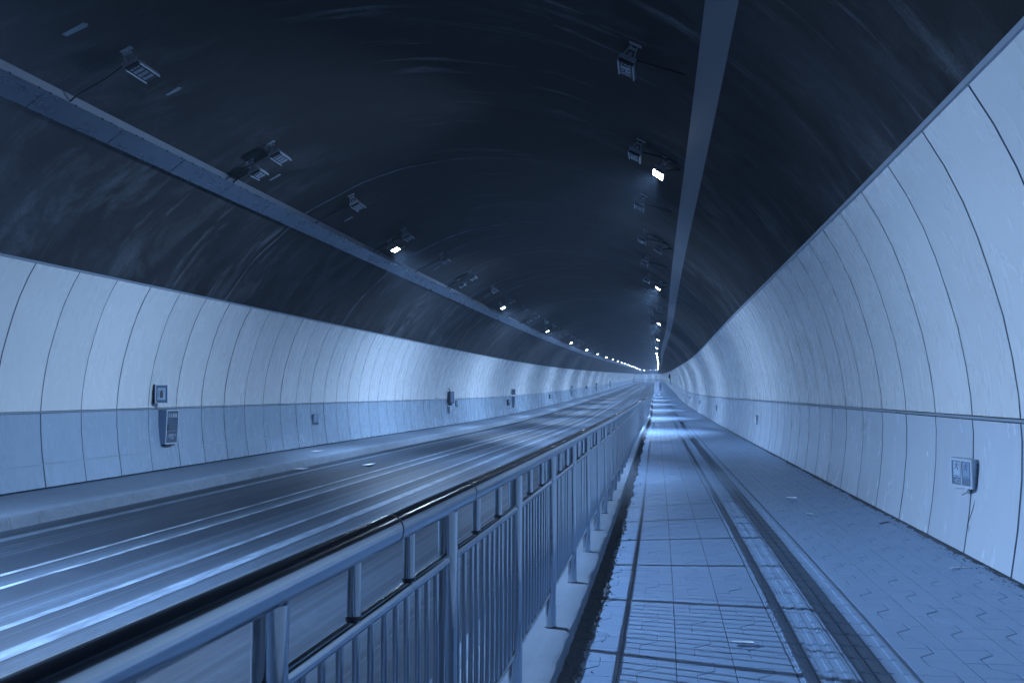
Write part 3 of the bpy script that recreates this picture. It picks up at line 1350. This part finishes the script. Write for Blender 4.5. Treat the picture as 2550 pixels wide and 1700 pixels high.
def evac_sign_left(d, Z, label):
    X = XC - wall_x(Z) + .05
    t = thing("evacuation_sign", label, "sign", group="evacuation signs on the far wall")
    t.matrix_world = facing(Vector(W(X, d, Z)), math.radians(90) - math.atan(sx(d)), math.radians(-6))
    MB().box((0, 0, -.02), (.50, .34, .05)).build("sign_case", M_SIGNGREY, t)
    for s in (-1, 1):
        MB().box((s * .118, .03, .008), (.20, .22, .006)).build("sign_face", M_SIGNFACE, t)
        MB().box((s * .118, -.125, .008), (.20, .06, .006)).build("sign_strip", M_SIGNFRAME, t)
    return t


evac_sign_left(31.0, -.88, "pale twin-window sign box low on the far wall, past the cabinet")
evac_sign_left(53.6, -.62, "small twin-window sign box beside the hanging control box on the far wall")

# control box group at the next service point
t = thing("control_box", "tall narrow dark service box hung edge-on across the panel rail of the far wall", "service box")
t.matrix_world = facing(Vector(W(XC - wall_x(-.3) + .16, 51.4, -.28)), math.radians(60))
MB().box((0, 0, 0), (.30, .62, .22)).build("box_body", M_SIGNFRAME, t)
MB().box((0, 0, .114), (.24, .54, .008)).build("box_door", M_BOXSIDE, t)
MB().tube([(0, .31, -.05), (0, .55, -.16)], .03, 8).build("conduit", M_BLACK, t, True)
MB().box((0, -.36, -.04), (.16, .10, .10)).build("hinge_block", M_BLACK, t)
t = thing("meter_box", "pale small box below the hanging service box on the far wall", "service box")
t.matrix_world = facing(Vector(W(XC - wall_x(-.9) + .10, 51.4, -.92)), math.radians(75))
MB().box((0, 0, 0), (.32, .34, .16)).build("box_body", M_SIGNGREY, t)
MB().box((-.04, .0, .083), (.16, .26, .006)).build("box_door", M_FRAMEL, t)
for i, (d, z) in enumerate(((72.3, -.82), (154, -.35), (102.0, -.8))):
    t = thing("call_box", "small dark emergency call box on the far wall, %s from the camera" % ORD[i], "call box", group="call boxes on the far wall")
    t.matrix_world = facing(Vector(W(XC - wall_x(z) + .10, d, z)), math.radians(70))
    MB().box((0, 0, 0), (.26, .42, .16)).build("box_body", M_SIGNFRAME, t)
    MB().box((0, .06, .083), (.18, .20, .006)).build("box_door", M_SIGNGREY, t)


# evacuation signs on the walkway wall
def running_figure(mb, cx, cy, s, z):
    def seg(a, b, w):
        a = Vector((cx + a[0] * s, cy + a[1] * s))
        b = Vector((cx + b[0] * s, cy + b[1] * s))
        e = (b - a).normalized()
        n_ = Vector((-e.y, e.x)) * w * s
        mb.prism([tuple(a - n_), tuple(b - n_), tuple(b + n_), tuple(a + n_)], z, z + .0025)
    mb.prism([(cx + (.12 + .13 * math.cos(a)) * s, cy + (.80 + .13 * math.sin(a)) * s) for a in [i * math.pi / 4 for i in range(8)]], z, z + .0025)
    seg((.05, .62), (-.08, .05), .12)
    seg((.05, .58), (-.35, .45), .06)
    seg((-.35, .45), (-.42, .2), .055)
    seg((.08, .56), (.32, .32), .06)
    seg((.32, .32), (.5, .45), .055)
    seg((-.05, .08), (.28, -.2), .08)
    seg((.28, -.2), (.2, -.6), .07)
    seg((-.08, .06), (-.32, -.3), .08)
    seg((-.32, -.3), (-.62, -.32), .07)


def evac_sign_right(d, Z, label, loose=False):
    X = XC + wall_x(Z) - (.12 if loose else .05)
    t = thing("exit_sign", label, "sign", group="exit signs along the walkway wall")
    yaw = math.radians(-90) - math.atan(sx(d))
    if loose:
        yaw = math.radians(-62)
    t.matrix_world = facing(Vector(W(X, d, Z)), yaw, math.radians(-3), math.radians(-2.5) if loose else 0)
    w, h = (.262, .270)
    dp = .075
    bevel(MB().box((0, 0, -dp / 2), (w, h, dp)).build("sign_case", M_SIGNGREY, t), .004)
    rim = MB()
    for (c, s) in (((0, h / 2 - .011, .004), (w, .022, .012)), ((0, -h / 2 + .011, .004), (w, .022, .012)), ((-w / 2 + .007, 0, .004), (.014, h - .046, .012)), ((w / 2 - .007, 0, .004), (.014, h - .046, .012)), ((0, 0, .004), (.010, h - .046, .010))):
        rim.box(c, s)
    rim.build("sign_rim", M_FRAMEL if loose else M_SIGNGREY, t)
    MB().box((0, 0, .001), (w - .03, h - .05, .004)).build("sign_panel", M_SIGNMID if loose else M_EVAC, t)
    if loose:
        for s, mt in ((-1, M_SIGNPALE), (1, M_SIGNFACE)):
            MB().box((s * .058, .03, .004), (.082, .145, .004)).build("sign_face", mt, t)
            mb = MB()
            running_figure(mb, s * .058, .055, .05, .0065)
            mb.prism([(s * .058 - .03, -.035), (s * .058 + .03, -.035), (s * .058 + .03, -.026), (s * .058 - .03, -.026)], .0065, .009)
            mb.build("pictogram", M_SIGNMID, t)
            ar = MB()
            ar.prism([(-.09 if s < 0 else .095, -.078), (-.076 if s < 0 else .081, -.066), (-.076 if s < 0 else .081, -.09)][:: 1 if s > 0 else -1], .0035, .006)
            for (c, sz) in (((s * .045, -.064), (.036, .005)), ((s * .045, -.094), (.036, .005)), ((s * .045 - .016, -.079), (.005, .03)), ((s * .045 + .016, -.079), (.005, .03))):
                ar.box((c[0], c[1], .005), (sz[0], sz[1], .004))
            ar.build("arrow_mark", M_FRAMEL if s < 0 else M_SIGNGREY, t)
        cl = MB()
        cl.box((w / 2 + .004, -.01, -.075), (.012, .035, .06))
        cl.box((w / 2 + .004, .085, -.075), (.010, .014, .04))
        cl.build("clip", M_ALU, t)
        MB().tube([(w / 2 - .015, -h / 2, -.06), (w / 2 - .02, -.22, -.05), (w / 2 - .055, -.34, -.04), (w / 2 - .10, -.46, -.03), (w / 2 - .105, -.49, -.03)], .0032, 6).build("cable", M_CABLE, t, True)
        MB().tube([(w / 2 - .105, -.49, -.03), (w / 2 - .09, -.505, -.03), (w / 2 - .10, -.55, -.03)], .002, 5).build("cable", M_CABLE, t, True)
        MB().tube([(.03, -h / 2, -.05), (-.02, -h / 2 - .015, -.03), (-.10, -h / 2 - .025, -.02)], .0028, 5).build("cable", M_CABLE, t, True)
        MB().tube([(.035, -h / 2, -.05), (.02, -h / 2 - .05, -.03), (-.03, -h / 2 - .075, -.02)], .0035, 5).build("cable", M_CABLE, t, True)
    return t


evac_sign_right(9.95, -.73, "loose grey exit sign box with dangling wires on the walkway wall", True)
for i, d in enumerate((30.3, 51.7, 72.0, 91.0, 110.0)):
    evac_sign_right(d, -.78 + .02 * i, "bright exit sign low on the walkway wall, %s beyond the loose one" % ORD[i])

# dark equipment hanging on the walkway wall far along
t = thing("pump_unit", "dark bundle of equipment hung high on the walkway wall, far down the tunnel", "equipment", W(XC + wall_x(1.3) - .25, 215, 1.0))
MB().box((0, 0, .3), (.4, 1.4, .8)).build("cabinet_body", M_BLACK, t)
MB().tube([(.1, -.6, .8), (.16, -.65, 1.1), (.1, -.2, 1.15), (.05, .5, .8)], .06, 6).build("hose", M_CABLE, t, True)
MB().tube([(.1, .4, -.1), (.2, .4, -1.4)], .08, 6).build("pipe", M_SIGNFRAME, t, True)

# ------------------------------------------------------------------ litter
def paper(name, X, d, Z, poly, label, cat="litter", curl=.012, rz=0.0, mat=None):
    mb = MB()
    n = len(poly)
    c = (sum(p[0] for p in poly) / n, sum(p[1] for p in poly) / n)
    sz = max(max(abs(x - c[0]) + abs(y - c[1]) for (x, y) in poly), .01)
    top = [(x, y, .006 + curl * (abs(x - c[0]) + abs(y - c[1])) / sz) for (x, y) in poly]
    i = 0
    mb.v = [(c[0], c[1], .008)] + top + [(c[0], c[1], .004)] + [(x, y, z - .003) for (x, y, z) in top]
    for q in range(n):
        a, b = 1 + q, 1 + (q + 1) % n
        mb.f += [(0, a, b), (n + 1, b + n + 1, a + n + 1), (a, a + n + 1, b + n + 1, b)]
        mb.uv += [None] * 3
    ob = mb.build(name, mat or M_PAPER)
    loc, r0 = frame(X, d, Z)
    ob.location = loc
    ob.rotation_euler = (0, 0, r0 + rz)
    tag(ob, label, cat)
    return ob


paper("carton_scrap", .365, 6.20, PZ + .002, [(-.02, 0), (.115, .012), (.118, .055), (.0, .05)], "flat white carton scrap lying on the pavers beside the tactile strip", curl=.02)
paper("paper_scrap", 1.75, 14.6, PZ + .002, [(-.08, -.05), (.06, -.06), (.09, .05), (-.05, .07)], "crumpled white paper scrap on the walkway pavers in front of the wall", curl=.05)
paper("paper_scrap", 1.75, 12.9, PZ + .002, [(-.05, -.02), (.05, -.02), (.05, .03), (-.04, .03)], "tiny pale paper fragment on the pavers nearer than the crumpled scrap", curl=.02)
for (X, d, rz_, lab) in ((2.47, 9.25, .5, "thin pale broken strip lying at the foot of the walkway wall, nearer of two"), (2.50, 12.3, .9, "thin dark stick lying at the foot of the walkway wall, farther of two")):
    ob = MB().box((0, 0, .008), (.16, .022, .008)).box((.09, -.012, .007), (.08, .016, .008)).build("broken_strip", M_PAPER if d < 10 else M_DIRT)
    loc, r0 = frame(X, d, PZ)
    ob.location = loc
    ob.rotation_euler = (0, 0, r0 + rz_)
    tag(ob, lab, "litter")
paper("paper_scrap", -9.9, 28.2, -1.73, [(-.12, -.2), (.10, -.25), (.13, .3), (-.12, .25)], "white paper scrap lying on the concrete ledge below the far wall", curl=.012)
paper("paper_scrap", -9.02, 24.5, ROADZ + .01, [(-.14, -.14), (.12, -.16), (.16, .2), (-.1, .16)], "white crumpled scrap at the foot of the far kerb", curl=.012)
paper("paper_scrap", -7.6, 25.7, ROADZ + .035, [(-.08, -.3), (.08, -.25), (.09, .35), (-.06, .3)], "pale flat scrap on the asphalt near the far lane line", curl=.03)

# ------------------------------------------------------------------ the walker
def person(X, d, Z, label):
    bm = bmesh.new()
    J = {"pel": (0, 0, .95), "sp": (0, .02, 1.2), "ch": (0, .02, 1.38), "nk": (0, .01, 1.50), "hd": (0, -.01, 1.62), "ht": (0, -.01, 1.73),
         "hl": (-.09, 0, .90), "kl": (-.10, -.08, .50), "al": (-.10, .03, .09), "tl": (-.11, -.12, .03),
         "hr": (.09, 0, .90), "kr": (.10, .06, .50), "ar": (.10, .18, .11), "tr": (.11, .06, .03),
         "sl": (-.19, .02, 1.40), "el": (-.24, .05, 1.13), "wl": (-.24, -.06, .90), "fl": (-.24, -.10, .80),
         "sr": (.19, .02, 1.40), "er": (.24, .0, 1.13), "wr": (.24, .10, .90), "fr": (.24, .10, .80)}
    R = {"pel": .15, "sp": .145, "ch": .16, "nk": .06, "hd": .095, "ht": .07, "hl": .09, "kl": .062, "al": .045, "tl": .04, "hr": .09, "kr": .062, "ar": .045, "tr": .04,
         "sl": .065, "el": .047, "wl": .034, "fl": .03, "sr": .065, "er": .047, "wr": .034, "fr": .03}
    E_ = [("pel", "sp"), ("sp", "ch"), ("ch", "nk"), ("nk", "hd"), ("hd", "ht"), ("pel", "hl"), ("hl", "kl"), ("kl", "al"), ("al", "tl"), ("pel", "hr"), ("hr", "kr"), ("kr", "ar"), ("ar", "tr"),
          ("ch", "sl"), ("sl", "el"), ("el", "wl"), ("wl", "fl"), ("ch", "sr"), ("sr", "er"), ("er", "wr"), ("wr", "fr")]
    vs = {k_: bm.verts.new(p) for k_, p in J.items()}
    for a, b in E_:
        bm.edges.new((vs[a], vs[b]))
    me = bpy.data.meshes.new("body")
    bm.verts.index_update()
    idx = {k_: v.index for k_, v in vs.items()}
    bm.to_mesh(me)
    bm.free()
    tmp = bpy.data.objects.new("body", me)
    C.objects.link(tmp)
    md = tmp.modifiers.new("skin", 'SKIN')
    for k_, i in idx.items():
        me.skin_vertices[0].data[i].radius = (R[k_], R[k_] * (.75 if k_ in ("pel", "sp", "ch") else 1))
    me.skin_vertices[0].data[idx["pel"]].use_root = True
    tmp.modifiers.new("sub", 'SUBSURF').levels = 1
    dg = bpy.context.evaluated_depsgraph_get()
    m2 = bpy.data.meshes.new_from_object(tmp.evaluated_get(dg))
    bpy.data.objects.remove(tmp)
    m2.materials.clear()
    for mm in (M_COAT, M_TROUS, M_SKIN):
        m2.materials.append(mm)
    for p in m2.polygons:
        z = p.center.z
        p.use_smooth = True
        p.material_index = 2 if z > 1.50 or (abs(p.center.x) > .2 and z < .9) else (0 if z > .86 else 1)
    t = thing("person", label, "person", W(X, d, Z), (0, 0, math.pi - math.atan(sx(d))))
    link("body", m2, t)
    hb = bmesh.new()
    bmesh.ops.create_icosphere(hb, subdivisions=2, radius=.105, matrix=Matrix.Translation((0, .015, 1.66)))
    hm = bpy.data.meshes.new("hair")
    hb.to_mesh(hm)
    hb.free()
    hm.materials.append(M_BLACK)
    link("hair", hm, t)
    return t


M_COAT = plain("coat_grey", (.16, .20, .27), .8)
M_TROUS = plain("trousers_dark", (.02, .024, .03), .8)
M_SKIN = plain("skin", (.40, .36, .36), .5)
person(.36, 198, PZ - .003, "lone person in a grey coat and dark trousers walking far down the walkway")

# ------------------------------------------------------------------ air
HAZE = 0.0005
if HAZE:
    far_ = [W(X, d, 0) for d in (D0, 200, 400, 500, 600, D1) for X in (-14, 6)]
    x0, x1 = min(p[0] for p in far_) - 8, max(p[0] for p in far_) + 8
    y0, y1 = min(p[1] for p in far_) - 8, max(p[1] for p in far_) + 8
    z0, z1 = -3.1, max(p[2] for p in far_) + 7.5
    mb = MB().box(((x0 + x1) / 2, (y0 + y1) / 2, (z0 + z1) / 2), (x1 - x0, y1 - y0, z1 - z0))
    print("HAZE BOX", x0, x1, y0, y1, z0, z1)
    k = bpy.data.materials.new("haze_air")
    k.use_nodes = True
    nt = k.node_tree
    nt.nodes.remove(nt.nodes["Principled BSDF"])
    pv = nt.nodes.new("ShaderNodeVolumePrincipled")
    pv.inputs["Color"].default_value = (.62, .78, 1.0, 1)
    pv.inputs["Density"].default_value = HAZE
    pv.inputs["Anisotropy"].default_value = .35
    nt.links.new(pv.outputs[0], nt.nodes["Material Output"].inputs["Volume"])
    hz = mb.build("haze", k)
    kind(hz, 'stuff')
